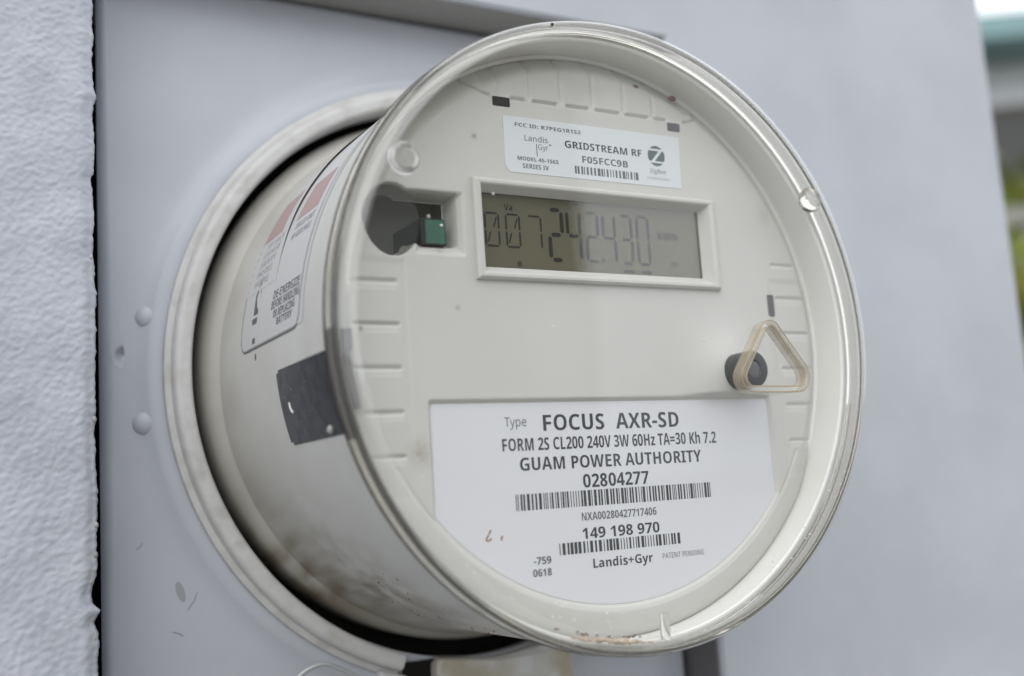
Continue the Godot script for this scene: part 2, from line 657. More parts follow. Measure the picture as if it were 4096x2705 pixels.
# ---------------------------------------------------------------- the rough wall at the left
func stucco_wall() -> void:
	var t := thing("stucco_wall", "rough blue-grey stucco wall standing left of the meter box", "wall", Vector3(-0.1272, 0, -0.075))
	var n1 := noise(3.5, 41, 2)
	var n2 := noise(2.6, 42, 2)
	var ne := noise(0.55, 43, 4)
	var mb := Mb.new()
	var pts := []
	var x := -5.0
	var rows := int(26.0 / 0.05)
	var cols := int(5.0 / 0.05)
	for i in cols + 7:
		var col := []
		for j in rows + 1:
			var y := -12.0 + j * 0.05
			var e := ne.get_noise_1d(y) * 0.07 + 0.05 * maxf(0.0, ne.get_noise_1d(y * 5.0 + 90.0)) + bite(y)
			var u := -5.0 + i * 0.05
			var z := 0.0
			var px := u
			if i <= cols:
				px = u + e * smoothstep(-1.6, 0.0, u)
				z = n1.get_noise_2d(u * 0.9 - y * 0.5, y * 1.35 + u * 0.5) * 0.017 + n2.get_noise_2d(u * 1.2 - y * 0.5, y * 1.6) * 0.014 + ne.get_noise_2d(u, y) * 0.03
				z -= 0.16 * pow(smoothstep(-0.45, 0.0, u), 2.0)
			else:
				var k := i - cols
				px = e + [0, 0.03, 0.06, 0.05, 0.02, 0.0, -0.05][k] + n2.get_noise_2d(k * 0.6, y * 2.0) * 0.025
				z = -0.16 - [0, 0.06, 0.2, 0.5, 1.0, 2.0, 4.0][k]
			col.append(Vector3(px, y, z))
		pts.append(col)
	grid(mb, pts, Vector3(0.3, 0, 1))
	obj("render_coat", mb.done(), "stucco_paint", t)
	mb = Mb.new()
	box(mb, Vector3(-60, -137, -42), Vector3(-4.95, -12.0, -0.03))
	box(mb, Vector3(-60, -12.0, -42), Vector3(-4.95, 14.0, -0.03))
	box(mb, Vector3(-60, 14.0, -42), Vector3(-4.95, 110, -0.03))
	box(mb, Vector3(-4.95, -137, -42), Vector3(-0.35, -12.0, -0.03))
	box(mb, Vector3(-4.95, 14.0, -42), Vector3(-0.35, 110, -0.03))
	box(mb, Vector3(-4.95, -12, -42), Vector3(-0.5, 14.0, -0.9))
	obj("wall_core", mb.done(), "stucco_paint", t)
	# bare crumbs where the coat has broken at the corner
	for k in 14:
		mb = Mb.new()
		var y: float = [-5.6, -5.9, -6.2, -6.5, -6.9, -3.9, -4.4, -4.9, -5.2, 3.1, 5.6, 1.2, -1.5, -7.4][k]
		var r := rng.randf_range(0.04, 0.09)
		blob(mb, Vector3(bite(y) + ne.get_noise_1d(y) * 0.07 - 0.02 + rng.randf_range(-0.08, 0.04), y, -0.16 - rng.randf_range(0.0, 0.12)), Vector3(r, r * 1.3, r), 6, 4)
		obj("crumb", mb.done(), "raw_render", t)


func bite(y: float) -> float:
	return -0.16 * exp(-pow((y + 6.2) / 0.4, 2)) - 0.08 * exp(-pow((y + 7.0) / 0.25, 2)) - 0.08 * exp(-pow((y - 5.4) / 0.2, 2)) + 0.09 * exp(-pow((y - 7.9) / 0.3, 2)) + 0.14 * exp(-pow((y + 6.7) / 0.12, 2))


# ---------------------------------------------------------------- the ring that holds the meter
func sealing_ring() -> void:
	var t := thing("sealing_ring", "weathered white metal sealing ring clamped round the base of the meter", "sealing ring", Vector3(0, 0, -0.091))
	var mb := Mb.new()
	var prof := [Vector2(9.66, -1.2), Vector2(9.66, -0.16)] + arc(9.8, -0.12, 0.14, 180, 90, 5) + [Vector2(9.98, 0.03)] + arc(10.0, -0.18, 0.21, 90, 10, 6) + [Vector2(10.22, -0.26), Vector2(10.24, -0.36), Vector2(10.34, -0.37), Vector2(10.42, -0.42), Vector2(10.44, -0.58)]
	lathe(mb, prof, 300, -101.8, 251.5, 1.0)
	obj("ring_band", mb.done(), "ring_metal", t)
	mb = Mb.new()
	var poly := PackedVector2Array([Vector2(-1.98, -9.62), Vector2(-1.82, -9.46), Vector2(0.3, -9.72), Vector2(2.2, -9.66), Vector2(3.1, -9.4), Vector2(3.3, -11.8), Vector2(-2.12, -11.8)])
	plate(mb, poly, -1.0, 0.08, 0.06)
	obj("clasp_plate", mb.done(), "clasp_metal", t)
	mb = Mb.new()  # dark block standing in for the shade inside the open clasp gap
	box(mb, Vector3(-3.0, -11.8, -0.6), Vector3(-1.6, -9.5, -0.5))
	obj("clasp_gap_shade", mb.done(), "socket_black", t)
	mb = Mb.new()
	plate(mb, PackedVector2Array([Vector2(-3.9, -9.62), Vector2(-3.05, -9.86), Vector2(-3.0, -11.6), Vector2(-3.9, -11.6)]), -1.0, -0.12, 0.05)
	obj("clasp_ear", mb.done(), "ring_metal", t)


func seal_wire() -> void:
	var mb := Mb.new()
	var c := Curve3D.new()
	for p in [Vector3(-7.3, -10.6, -9.3), Vector3(-6.85, -9.45, -8.9), Vector3(-6.1, -9.05, -8.75), Vector3(-5.4, -9.3, -8.75), Vector3(-4.7, -9.7, -8.8), Vector3(-3.7, -10.1, -8.7), Vector3(-2.4, -10.8, -8.7)]:
		c.add_point(p)
	for k in c.point_count:
		var d := (c.get_point_position(mini(k + 1, c.point_count - 1)) - c.get_point_position(maxi(k - 1, 0))) / 6.0
		c.set_point_in(k, -d)
		c.set_point_out(k, d)
	c.bake_interval = 0.12
	tube(mb, Array(c.get_baked_points()), 0.075, 8)
	tag(obj("seal_wire", mb.done(), "wire_grey"), "thin grey seal wire looped under the bottom of the sealing ring", "wire")


# ---------------------------------------------------------------- the meter
func meter() -> void:
	var t := thing("electricity_meter", "round electricity meter with clear cover, digital display and printed white nameplate", "electricity meter")
	body(t)
	faceplate(t)
	sensor_window(t)
	display(t)
	top_label(t)
	nameplate(t)
	button_and_loop(t)
	side_label(t)
	side_window(t)
	cover(t)
	dirt(t)


func body(t: Node3D) -> void:
	var mb := Mb.new()
	lathe(mb, [Vector2(8.48, -0.12), Vector2(8.56, -0.12), Vector2(8.6, -0.17)] + side_rows() + [Vector2(8.6, -6.8), Vector2(8.62, -7.8), Vector2(8.70, -8.6), Vector2(8.82, -9.3), Vector2(8.7, -9.32)], 256, 0, 360, 1.0)
	grime_and_shade(mb)
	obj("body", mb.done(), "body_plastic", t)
	mb = Mb.new()
	lathe(mb, [Vector2(8.38, -1.6), Vector2(8.38, -0.16), Vector2(8.42, -0.12), Vector2(8.48, -0.12)], 256, 0, 360, 1.0)
	obj("inner_wall", mb.done(), "inner_lit_white", t)
	mb = Mb.new()   # a white bead added for the bright line where the plate meets the wall
	lathe(mb, arc(8.33, -1.22, 0.075, 200, -20, 10), 256, 0, 360, 1.0)
	obj("edge_bead", mb.done(), "inner_lit_white", t)
	mb = Mb.new()
	lathe(mb, [Vector2(8.62, -9.1), Vector2(8.72, -9.25), Vector2(8.9, -9.5), Vector2(9.08, -9.75), Vector2(9.18, -10.0), Vector2(9.18, -11.6)], 200, 0, 360, 1.0, Vector3(-0.1, 0.13, 0))
	grime_and_shade(mb)
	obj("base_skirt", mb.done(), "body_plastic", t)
	mb = Mb.new()
	lathe(mb, [Vector2(8.2, -12.2), Vector2(10.4, -12.2), Vector2(10.4, -10.0)], 120, 0, 360, 1.0)
	obj("socket", mb.done(), "socket_black", t)


func side_rows() -> Array:
	var out := []
	for k in 24:
		out.append(Vector2(8.6, -0.4 - k * 0.26))
	return out


# brown dirt mixed with painted shade, towards the base and at the lower left
func grime_and_shade(mb: Mb) -> void:
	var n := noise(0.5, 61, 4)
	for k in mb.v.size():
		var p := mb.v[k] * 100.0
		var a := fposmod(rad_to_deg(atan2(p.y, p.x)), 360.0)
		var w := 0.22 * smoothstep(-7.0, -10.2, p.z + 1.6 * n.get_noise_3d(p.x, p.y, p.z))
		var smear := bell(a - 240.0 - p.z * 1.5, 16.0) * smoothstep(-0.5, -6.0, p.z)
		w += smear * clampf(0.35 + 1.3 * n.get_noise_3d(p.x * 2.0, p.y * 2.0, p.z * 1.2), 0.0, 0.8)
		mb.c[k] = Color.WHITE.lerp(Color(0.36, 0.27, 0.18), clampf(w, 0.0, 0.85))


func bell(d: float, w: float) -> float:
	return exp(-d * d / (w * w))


func in_nameplate(x: float, y: float) -> float:   # 1 inside, soft edge
	var w := 0.045
	var f := smoothstep(-w, w, 5.75 - absf(x)) * smoothstep(-w, w, -1.85 - y) * smoothstep(-w, w, 7.5 - Vector2(x, y).length())
	return f


func well_depth(x: float, y: float) -> float:   # signed: > 0 inside the sensor well's outline
	var e := 1.0 - Vector2((x + 6.5) / 0.80, (y - 2.88) / 0.97).length()
	var r := minf(minf(x + 6.4, -4.62 - x), minf(y - 2.28, 3.70 - y))
	return maxf(e * 0.85, r)


func face_height(x: float, y: float) -> float:
	var r := sqrt(x * x + y * y)
	var z := FACE
	if r > 7.62:
		var f := clampf((r - 7.62) / 0.80, 0, 1)
		z -= 0.46 * lerpf(smoothstep(0.0, 0.92, f), 1.0 - sqrt(maxf(0.0, 1.0 - f * f)), smoothstep(-2.0, -5.0, y))
	z -= 0.035 * smoothstep(0.05, -0.05, absf(r - 7.56) - 0.03) * (1.0 if y < -3.5 else 0.0)
	z -= 0.11 * in_nameplate(x, y)
	# moulded grooves at the left, right and top
	if absf(x) > 6.2 and y > -3.6 and y < 2.6:
		for g in [1.26, 0.15, -0.97, -2.10, -3.2]:
			var d: float = y - g
			if absf(d) < 0.4:
				var k := smoothstep(6.40, 6.52, absf(x)) * smoothstep(7.78, 7.66, absf(x))
				var deep := 0.075 if x < 0 else 0.05
				z -= k * (deep * smoothstep(0.045, 0.0, d) * smoothstep(-0.10, -0.02, d) + 0.014 * smoothstep(-0.02, -0.06, d) * smoothstep(-0.24, -0.18, d))
		if x > 0 and absf(y - 2.28) < 0.4:
			z -= 0.05 * smoothstep(6.30, 6.42, x) * smoothstep(7.4, 7.28, x) * smoothstep(0.045, 0.0, y - 2.31) * smoothstep(-0.10, -0.02, y - 2.31)
	z -= 0.025 * smoothstep(-0.05, 0.05, absf(x) - 6.22) * smoothstep(-4.4, -4.2, y) * smoothstep(1.9, 1.7, y)
	if y > 6.3:
		z -= 0.05 * smoothstep(6.60, 6.68, y) * smoothstep(3.75, 3.55, absf(x))
		for k in 6:
			var gx: float = [-2.72, -2.0, -0.87, 0.13, 1.21, 2.28][k]
			var gl: float = [0.47, 0.83, 0.77, 0.87, 0.87, 0.45][k]
			z -= 0.13 * smoothstep(0.05, 0.01, absf(y - 6.63)) * smoothstep(-0.04, 0.02, x - gx) * smoothstep(-0.04, 0.02, gx + gl - x)
			var rx: float = [-3.1, -2.04, -1.02, 0.08, 1.2, 2.28][k]
			z -= 0.045 * smoothstep(0.09, 0.02, absf(x - rx)) * smoothstep(6.66, 6.8, y)
		var c := Vector2(absf(x) - 3.35, y - 7.5).length()
		if absf(x) > 3.35 and y < 7.3:
			z -= 0.08 * smoothstep(0.06, 0.01, absf(c - 0.86))
	# a low boss round the reset button
	z += 0.34 * bell(Vector2(x - 4.1, (y + 1.2) * 0.95).length(), 1.0) * smoothstep(-1.82, -1.72, y)
	# the sensor well: sides fall away steeply, the lower and right ones at a slant
	var wd := well_depth(x, y)
	if wd > -0.3:
		z -= 0.75 * smoothstep(0.0, 0.07, wd)
		var slant := minf(minf(x + 5.9, -4.44 - x), minf(y - 2.02, 3.74 - y))
		if wd <= 0.02 and slant > 0.0 and x > -5.9:
			z -= minf(0.32, slant * 1.1)
	return z


func faceplate(t: Node3D) -> void:
	var step := 0.042
	var half := 8.42
	var count := int(ceil(2.0 * half / step))
	var tone := noise(0.12, 51, 4)
	var fine := noise(1.6, 52, 3)
	var hs := PackedFloat32Array()
	hs.resize((count + 1) * (count + 1))
	var ids := PackedInt32Array()
	ids.resize((count + 1) * (count + 1))
	ids.fill(-1)
	var vs := PackedVector3Array()
	var cs := PackedColorArray()
	var spots := [[-6.05, -3.15, 0.30, 0.5], [-4.78, 0.61, 0.06, 0.9], [-3.98, 5.37, 0.07, 0.9], [-1.19, -6.98, 0.045, 1.2], [-0.75, -7.02, 0.03, 0.9], [-4.22, -5.33, 0.07, 0.5], [-7.5, 0.0, 0.07, 1.0], [-5.15, 2.12, 0.09, 0.4], [6.35, 3.9, 0.28, 0.22]]
	for j in count + 1:
		for i in count + 1:
			var x := -half + i * step
			var y := -half + j * step
			if x * x + y * y > 8.45 * 8.45:
				continue
			var z := face_height(x, y)
			hs[j * (count + 1) + i] = z
			ids[j * (count + 1) + i] = vs.size()
			vs.append(Vector3(x, y, z) * S)
			var f := 1.0 + 0.05 * tone.get_noise_2d(x, y) + 0.012 * fine.get_noise_2d(x, y)
			var c := Color(0.565 * f, 0.56 * f, 0.53 * f)
			for s in spots:
				var k: float = bell(Vector2(x - s[0], y - s[1]).length(), s[2]) * s[3]
				if k > 0.01:
					c = c.lerp(Color(0.20, 0.13, 0.085), clampf(k * (0.7 + 0.6 * fine.get_noise_2d(x * 3.0, y * 3.0)), 0.0, 0.9))
			cs.append(c)
	var ns := PackedVector3Array()
	ns.resize(vs.size())
	ns.fill(Vector3.BACK)
	for j in range(1, count):
		for i in range(1, count):
			var k := j * (count + 1) + i
			if ids[k] >= 0 and ids[k - 1] >= 0 and ids[k + 1] >= 0 and ids[k - count - 1] >= 0 and ids[k + count + 1] >= 0:
				ns[ids[k]] = Vector3(hs[k - 1] - hs[k + 1], hs[k - count - 1] - hs[k + count + 1], 2.0 * step).normalized()
	var ix := PackedInt32Array()
	for j in count:
		for i in count:
			var k := j * (count + 1) + i
			var a := ids[k]
			var b := ids[k + 1]
			var c := ids[k + count + 2]
			var d := ids[k + count + 1]
			if a < 0 or b < 0 or c < 0 or d < 0:
				continue
			var x := -half + (i + 0.5) * step
			var y := -half + (j + 0.5) * step
			if absf(x) < 3.95 and y > 1.65 and y < 3.98:
				continue   # behind the display
			if well_depth(x, y) > 0.10:
				continue   # the open sensor well
			ix.append_array([a, c, b, a, d, c])
	var arr := []
	arr.resize(Mesh.ARRAY_MAX)
	arr[Mesh.ARRAY_VERTEX] = vs
	arr[Mesh.ARRAY_NORMAL] = ns
	arr[Mesh.ARRAY_COLOR] = cs
	arr[Mesh.ARRAY_INDEX] = ix
	var m := ArrayMesh.new()
	m.add_surface_from_arrays(Mesh.PRIMITIVE_TRIANGLES, arr)
	obj("faceplate", m, "beige_plastic", t)
	# the dark slots moulded through the plate
	for s in [[-3.33, 6.34, -2.78, 6.61, "dark_slot"], [2.73, 6.30, 3.20, 6.56, "grey_slot"], [6.08, 0.66, 6.34, 1.34, "grey_slot"]]:
		var mb := Mb.new()
		plate(mb, round_rect(s[0], s[1], s[2], s[3], 0.03, 2), FACE - 0.1, FACE + 0.012)
		obj("slot", mb.done(), s[4], t)
	var mb := Mb.new()
	plate(mb, PackedVector2Array([Vector2(-8.0, 0.0), Vector2(-7.78, 0.0), Vector2(-7.78, -0.5), Vector2(-7.86, -0.52), Vector2(-7.78, -1.1), Vector2(-7.62, -2.0), Vector2(-7.72, -2.02), Vector2(-7.95, -1.2)]), FACE - 0.3, FACE + 0.02)
	obj("slot", mb.done(), "grey_slot", t)


func sensor_window(t: Node3D) -> void:
	var mb := Mb.new()
	box(mb, Vector3(-7.38, 1.6, -2.8), Vector3(-4.3, 3.95, -2.7))
	for w in [[Vector3(-7.38, 1.6, -2.7), Vector3(-7.33, 3.95, -1.2)], [Vector3(-4.45, 1.6, -2.7), Vector3(-4.3, 3.95, -1.2)], [Vector3(-7.33, 1.6, -2.7), Vector3(-4.45, 1.75, -1.2)], [Vector3(-7.33, 3.9, -2.7), Vector3(-4.45, 3.95, -1.2)]]:
		box(mb, w[0], w[1])
	obj("sensor_well", mb.done(), "well_plastic", t)
	mb = Mb.new()
	plate(mb, oval(-6.5, 2.88, 0.80, 0.97, 0.0, 48), FACE - 0.16, FACE - 0.13)
	obj("sensor_lens", mb.done(), "smoky", t)
	mb = Mb.new()
	box(mb, Vector3(-5.66, 2.30, -2.7), Vector3(-4.93, 3.0, -0.93))
	var s := obj("sensor_block", mb.done(), "sensor_black", t)
	mb = Mb.new()
	plate(mb, round_rect(-5.52, 2.33, -4.96, 2.97, 0.03, 2), -0.93, -0.915)
	obj("circuit_board", mb.done(), "sensor_green", s)
	mb = Mb.new()
	blob(mb, Vector3(-5.05, 2.84, -0.91), Vector3(0.05, 0.04, 0.03))
	obj("solder_joint", mb.done(), "scratch_white", s)


func display(t: Node3D) -> void:
	# frame: outer slope up to a ridge, inner slope down to the glass
	var mb := Mb.new()
	var rects := [[4.19, 1.38, 4.22, -0.80], [4.16, 1.41, 4.19, -0.66], [4.09, 1.47, 4.13, -0.60], [4.00, 1.54, 4.06, -0.60], [3.94, 1.58, 4.02, -0.63], [3.76, 1.80, 3.88, -0.99]]
	for k in rects.size() - 1:
		var a: Array = rects[k]
		var b: Array = rects[k + 1]
		var pa := [Vector3(-a[0], a[1], a[3]), Vector3(a[0], a[1], a[3]), Vector3(a[0], a[2], a[3]), Vector3(-a[0], a[2], a[3])]
		var pb := [Vector3(-b[0], b[1], b[3]), Vector3(b[0], b[1], b[3]), Vector3(b[0], b[2], b[3]), Vector3(-b[0], b[2], b[3])]
		for e in 4:
			var f := (e + 1) % 4
			var nn: Vector3 = (pa[f] - pa[e]).cross(pb[e] - pa[e]).normalized()
			mb.flat(pa[e], pa[f], pb[f], pb[e], nn if nn.z >= 0 else -nn)
	obj("display_frame", mb.done(), "beige", t)
	mb = Mb.new()
	box(mb, Vector3(-3.9, 1.66, -1.3), Vector3(3.9, 4.0, -1.04))
	var lcd := obj("display", mb.done(), "lcd_back", t)
	mb = Mb.new()
	box(mb, Vector3(-3.86, 1.7, -0.985), Vector3(3.86, 3.97, -0.965))
	obj("display_glass", mb.done(), "lcd_glass", lcd)
	var z := -1.025
	var digits := [["0", -3.66, -3.24, 2.41, 3.33, 0.06], ["0", -3.0, -2.58, 2.41, 3.33, 0.055], ["7", -2.30, -1.88, 2.41, 3.33, 0.055], ["2", -1.60, -1.18, 2.12, 3.57, 0.12], ["4", -0.99, -0.57, 2.14, 3.57, 0.10], ["2", -0.36, 0.04, 2.14, 3.57, 0.095], ["4", 0.24, 0.64, 2.14, 3.57, 0.095], ["3", 0.86, 1.24, 2.14, 3.57, 0.095], ["0", 1.46, 1.86, 2.14, 3.57, 0.095]]
	for d in digits:
		obj("digit", segments(d[0], d[1], d[2], d[3], d[4], d[5], z, d[5] < 0.07), "lcd_segment", lcd)
	mb = Mb.new()
	plate(mb, oval(0.17, 2.2, 0.06, 0.06, 0, 10), z - 0.004, z)
	obj("decimal_point", mb.done(), "lcd_segment", lcd)
	for b in [[0.87, 1.28], [1.5, 1.88]]:
		mb = Mb.new()
		plate(mb, round_rect(b[0], 1.86, b[1], 1.94, 0.02, 1), z - 0.004, z)
		obj("marker_bar", mb.done(), "lcd_segment", lcd)
	print_on(lcd, "Va", true, -3.04, -2.77, 3.44, 0.17, z, "lcd_segment")
	print_on(lcd, "B", true, -2.71, -2.58, 1.87, 0.14, z, "lcd_segment")
	print_on(lcd, "kWh", true, 2.2, 2.95, 2.94, 0.22, z, "lcd_segment")
	print_on(lcd, "DEL", false, 2.66, 2.97, 2.15, 0.13, z, "lcd_segment")


func segments(ch: String, x0: float, x1: float, y0: float, y1: float, w: float, z: float, slashed: bool) -> ArrayMesh:
	var mb := Mb.new()
	var ym := (y0 + y1) / 2.0
	var g := w * 0.35
	var lean := 0.03
	var on: String = {"0": "abcdef", "7": "abc", "2": "abged", "4": "fgbc", "3": "abgcd"}[ch]
	for s in on:
		var p: Array
		match s:
			"a": p = [Vector2(x0 + g, y1), Vector2(x1 - g, y1)]
			"b": p = [Vector2(x1, y1 - g), Vector2(x1, ym + g)]
			"c": p = [Vector2(x1, ym - g), Vector2(x1, y0 + g)]
			"d": p = [Vector2(x0 + g, y0), Vector2(x1 - g, y0)]
			"e": p = [Vector2(x0, ym - g), Vector2(x0, y0 + g)]
			"f": p = [Vector2(x0, y1 - g), Vector2(x0, ym + g)]
			"g": p = [Vector2(x0 + g, ym), Vector2(x1 - g, ym)]
		stroke(mb, p[0], p[1], w, z)
	if slashed and ch == "0":
		stroke(mb, Vector2(lerpf(x0, x1, 0.62), ym + 0.06), Vector2(x1 - 0.06, y1 - 0.1), w * 0.8, z)
		stroke(mb, Vector2(x0 + 0.06, y0 + 0.1), Vector2(lerpf(x0, x1, 0.38), ym - 0.06), w * 0.8, z)
	return mb.done()


func stroke(mb: Mb, a: Vector2, b: Vector2, w: float, z: float) -> void:
	var d := (b - a).normalized()
	var s := Vector2(-d.y, d.x) * w / 2.0
	var e := d * w / 2.0
	var poly := PackedVector2Array([a, a + e + s, b - e + s, b, b - e - s, a + e - s])
	plate(mb, poly, z - 0.004, z)


func top_label(t: Node3D) -> void:
	var mb := Mb.new()
	plate(mb, PackedVector2Array([Vector2(-3.04, 6.09), Vector2(-3.05, 4.66), Vector2(-2.92, 4.47), Vector2(3.06, 4.50), Vector2(3.12, 6.12)]), FACE - 0.01, FACE + 0.012)
	var l := obj("top_label", mb.done(), "cool_label", t)
	var z := FACE + 0.015
	print_on(l, "FCC ID: R7PEG1R1S2", true, -2.67, -0.47, 5.81, 0.11, z, "grey_print")
	print_on(l, "Landis", false, -2.38, -1.62, 5.42, 0.17, z, "grey_print")
	print_on(l, "Gyr", false, -1.95, -1.62, 5.20, 0.16, z, "grey_print")
	print_on(l, "+", true, -1.60, -1.50, 5.32, 0.10, z, "grey_print")
	mb = Mb.new()
	plate(mb, round_rect(-2.015, 5.0, -1.99, 5.36, 0.005, 1), z - 0.003, z)
	obj("printed_line", mb.done(), "grey_print", l)
	print_on(l, "MODEL 45-1563", true, -2.65, -1.31, 4.84, 0.11, z, "grey_print")
	print_on(l, "SERIES IV", true, -2.50, -1.65, 4.62, 0.13, z, "grey_print")
	print_on(l, "GRIDSTREAM RF", true, -1.05, 1.66, 5.36, 0.21, z, "black_print")
	print_on(l, "F05FCC9B", true, -0.49, 1.12, 4.97, 0.20, z, "grey_print")
	barcode(l, -0.77, 1.5, 4.62, 4.85, z, 72, 77, "grey_print")
	# round emblem: a disc parted by a slanting pale Z
	var disc := oval(2.2, 5.44, 0.315, 0.315, 0, 40)
	var band := PackedVector2Array([Vector2(1.86, 5.60), Vector2(2.62, 5.60), Vector2(2.62, 5.66), Vector2(1.86, 5.66)])
	var band2 := PackedVector2Array([Vector2(1.86, 5.22), Vector2(2.62, 5.22), Vector2(2.62, 5.28), Vector2(1.86, 5.28)])
	var slant := PackedVector2Array([Vector2(2.0, 5.26), Vector2(2.12, 5.26), Vector2(2.44, 5.62), Vector2(2.32, 5.62)])
	var left := [disc]
	for cut in [band, band2, slant]:
		var next := []
		for p in left:
			next.append_array(Geometry2D.clip_polygons(p, cut))
		left = next
	mb = Mb.new()
	for p in left:
		plate(mb, p, z - 0.003, z)
	obj("emblem", mb.done(), "logo_green", l)
	print_on(l, "ZigBee", true, 1.92, 2.52, 4.90, 0.13, z, "pale_print")
	print_on(l, "Certified Product", false, 1.80, 2.66, 4.70, 0.08, z, "pale_print")


func nameplate(t: Node3D) -> void:
	var mb := Mb.new()
	var poly := PackedVector2Array()
	for k in 61:
		var a := deg_to_rad(lerpf(217.6, 322.4, k / 60.0))
		poly.append(Vector2(cos(a), sin(a)) * 7.44)
	poly.append(Vector2(5.70, -4.45))
	for k in 5:
		var a := deg_to_rad(90.0 * k / 4)
		poly.append(Vector2(5.55 + cos(a) * 0.15, -2.06 + sin(a) * 0.15))
	for k in 5:
		var a := deg_to_rad(90.0 + 90.0 * k / 4)
		poly.append(Vector2(-5.55 + cos(a) * 0.15, -2.06 + sin(a) * 0.15))
	poly.append(Vector2(-5.70, -4.45))
	var z := FACE - 0.095
	plate(mb, poly, z - 0.02, z)
	var l := obj("nameplate", mb.done(), "white_label", t)
	z += 0.003
	print_on(l, "Type", false, -3.55, -2.88, -2.54, 0.25, z, "grey_print")
	print_on(l, "FOCUS", true, -2.36, -0.37, -2.68, 0.43, z)
	print_on(l, "AXR-SD", true, 0.03, 2.25, -2.68, 0.43, z)
	print_on(l, "FORM 2S CL200 240V 3W 60Hz TA=30 Kh 7.2", true, -3.66, 3.59, -3.19, 0.33, z)
	print_on(l, "GUAM POWER AUTHORITY", true, -3.16, 2.97, -3.72, 0.34, z)
	print_on(l, "02804277", true, -1.21, 1.01, -4.26, 0.36, z)
	barcode(l, -3.36, 3.23, -4.76, -4.33, z, 232, 5)
	print_on(l, "NXA00280427717406", true, -1.34, 1.18, -5.14, 0.21, z, "grey_print")
	print_on(l, "149 198 970", true, -1.36, 1.24, -5.63, 0.29, z)
	barcode(l, -2.12, 1.94, -6.0, -5.69, z, 128, 6)
	print_on(l, "-759", true, -2.94, -2.40, -6.18, 0.19, z)
	print_on(l, "0618", true, -2.98, -2.41, -6.49, 0.19, z)
	print_on(l, "Landis+Gyr", true, -1.08, 0.92, -6.42, 0.24, z)
	print_on(l, "PATENT PENDING", false, 1.27, 2.75, -6.37, 0.15, z, "grey_print")
	for s in [[[-4.15, -5.18], [-4.22, -5.3], [-4.32, -5.44], [-4.24, -5.47], [-4.14, -5.40]], [[-3.80, -5.36], [-3.88, -5.42], [-3.83, -5.49]]]:
		mb = Mb.new()
		for k in s.size() - 1:
			stroke(mb, Vector2(s[k][0], s[k][1]), Vector2(s[k + 1][0], s[k + 1][1]), 0.045, z)
		obj("rust_mark", mb.done(), "rust", l)


func smooth_loop(pts: Array, steps := 8) -> Array:
	var out := []
	var m := pts.size()
	for k in m:
		for s in steps:
			out.append(pts[k].cubic_interpolate(pts[(k + 1) % m], pts[(k + m - 1) % m], pts[(k + 2) % m], float(s) / steps))
	return out


func button_and_loop(t: Node3D) -> void:
	var mb := Mb.new()
	lathe(mb, [Vector2(0.55, -0.75), Vector2(0.55, 0.16)] + arc(0.47, 0.16, 0.08, 0, 90, 4) + [Vector2(0.27, 0.24), Vector2(0.23, 0.2)], 40, 0, 360, -1.0, Vector3(4.36, -1.13, 0))
	var b := obj("reset_button", mb.done(), "button_black", t)
	mb = Mb.new()
	lathe(mb, [Vector2(0.23, 0.2), Vector2(0.0, 0.215)], 24, 0, 360, -1.0, Vector3(4.36, -1.13, 0))
	obj("button_tip", mb.done(), "button_grey", b)
	# triangular clear loop standing on the cover
	var path := []
	for c in [[4.18, -0.24, 0.30, 25, 155], [3.36, -1.50, 0.34, 150, 275], [5.02, -1.45, 0.40, 265, 388]]:
		for k in 8:
			var a := deg_to_rad(lerpf(c[3], c[4], k / 7.0))
			path.append(Vector2(c[0] + cos(a) * c[2], c[1] + sin(a) * c[2]))
	mb = Mb.new()
	var m := path.size()
	var cross := [Vector2(-0.085, 0.86), Vector2(-0.085, 1.24), Vector2(-0.05, 1.30), Vector2(0.05, 1.30), Vector2(0.085, 1.24), Vector2(0.085, 0.86)]
	var nrm := []
	for k in m:
		var d: Vector2 = (path[(k + 1) % m] - path[(k + m - 1) % m]).normalized()
		nrm.append(Vector2(d.y, -d.x))
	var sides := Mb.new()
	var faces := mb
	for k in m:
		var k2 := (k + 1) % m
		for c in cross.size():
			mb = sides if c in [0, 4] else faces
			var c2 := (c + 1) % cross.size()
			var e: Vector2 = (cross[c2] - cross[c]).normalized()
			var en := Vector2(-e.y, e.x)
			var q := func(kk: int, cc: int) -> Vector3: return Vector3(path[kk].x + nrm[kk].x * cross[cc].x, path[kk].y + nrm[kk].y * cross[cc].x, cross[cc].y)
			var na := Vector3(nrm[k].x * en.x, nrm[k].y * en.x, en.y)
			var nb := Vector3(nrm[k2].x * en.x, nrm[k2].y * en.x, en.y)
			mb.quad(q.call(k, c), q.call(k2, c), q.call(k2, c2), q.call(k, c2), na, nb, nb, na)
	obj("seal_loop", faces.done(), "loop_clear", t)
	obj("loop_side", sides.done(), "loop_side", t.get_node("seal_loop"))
	for e in [[-0.085, 1.25], [0.085, 1.25]]:   # the yellowed moulding edges
		mb = Mb.new()
		var line := []
		for k in m:
			line.append(Vector3(path[k].x + nrm[k].x * e[0], path[k].y + nrm[k].y * e[0], e[1]))
		tube(mb, line, 0.016, 6, true)
		obj("loop_edge", mb.done(), "loop_tan", t.get_node("seal_loop"))


# (angle in degrees, z) on the side of the body to a point; lift in cm
func on_side(a: float, z: float, lift := 0.0) -> Vector3:
	var r := 8.6 + lift
	return Vector3(cos(deg_to_rad(a)) * r, sin(deg_to_rad(a)) * r, z)


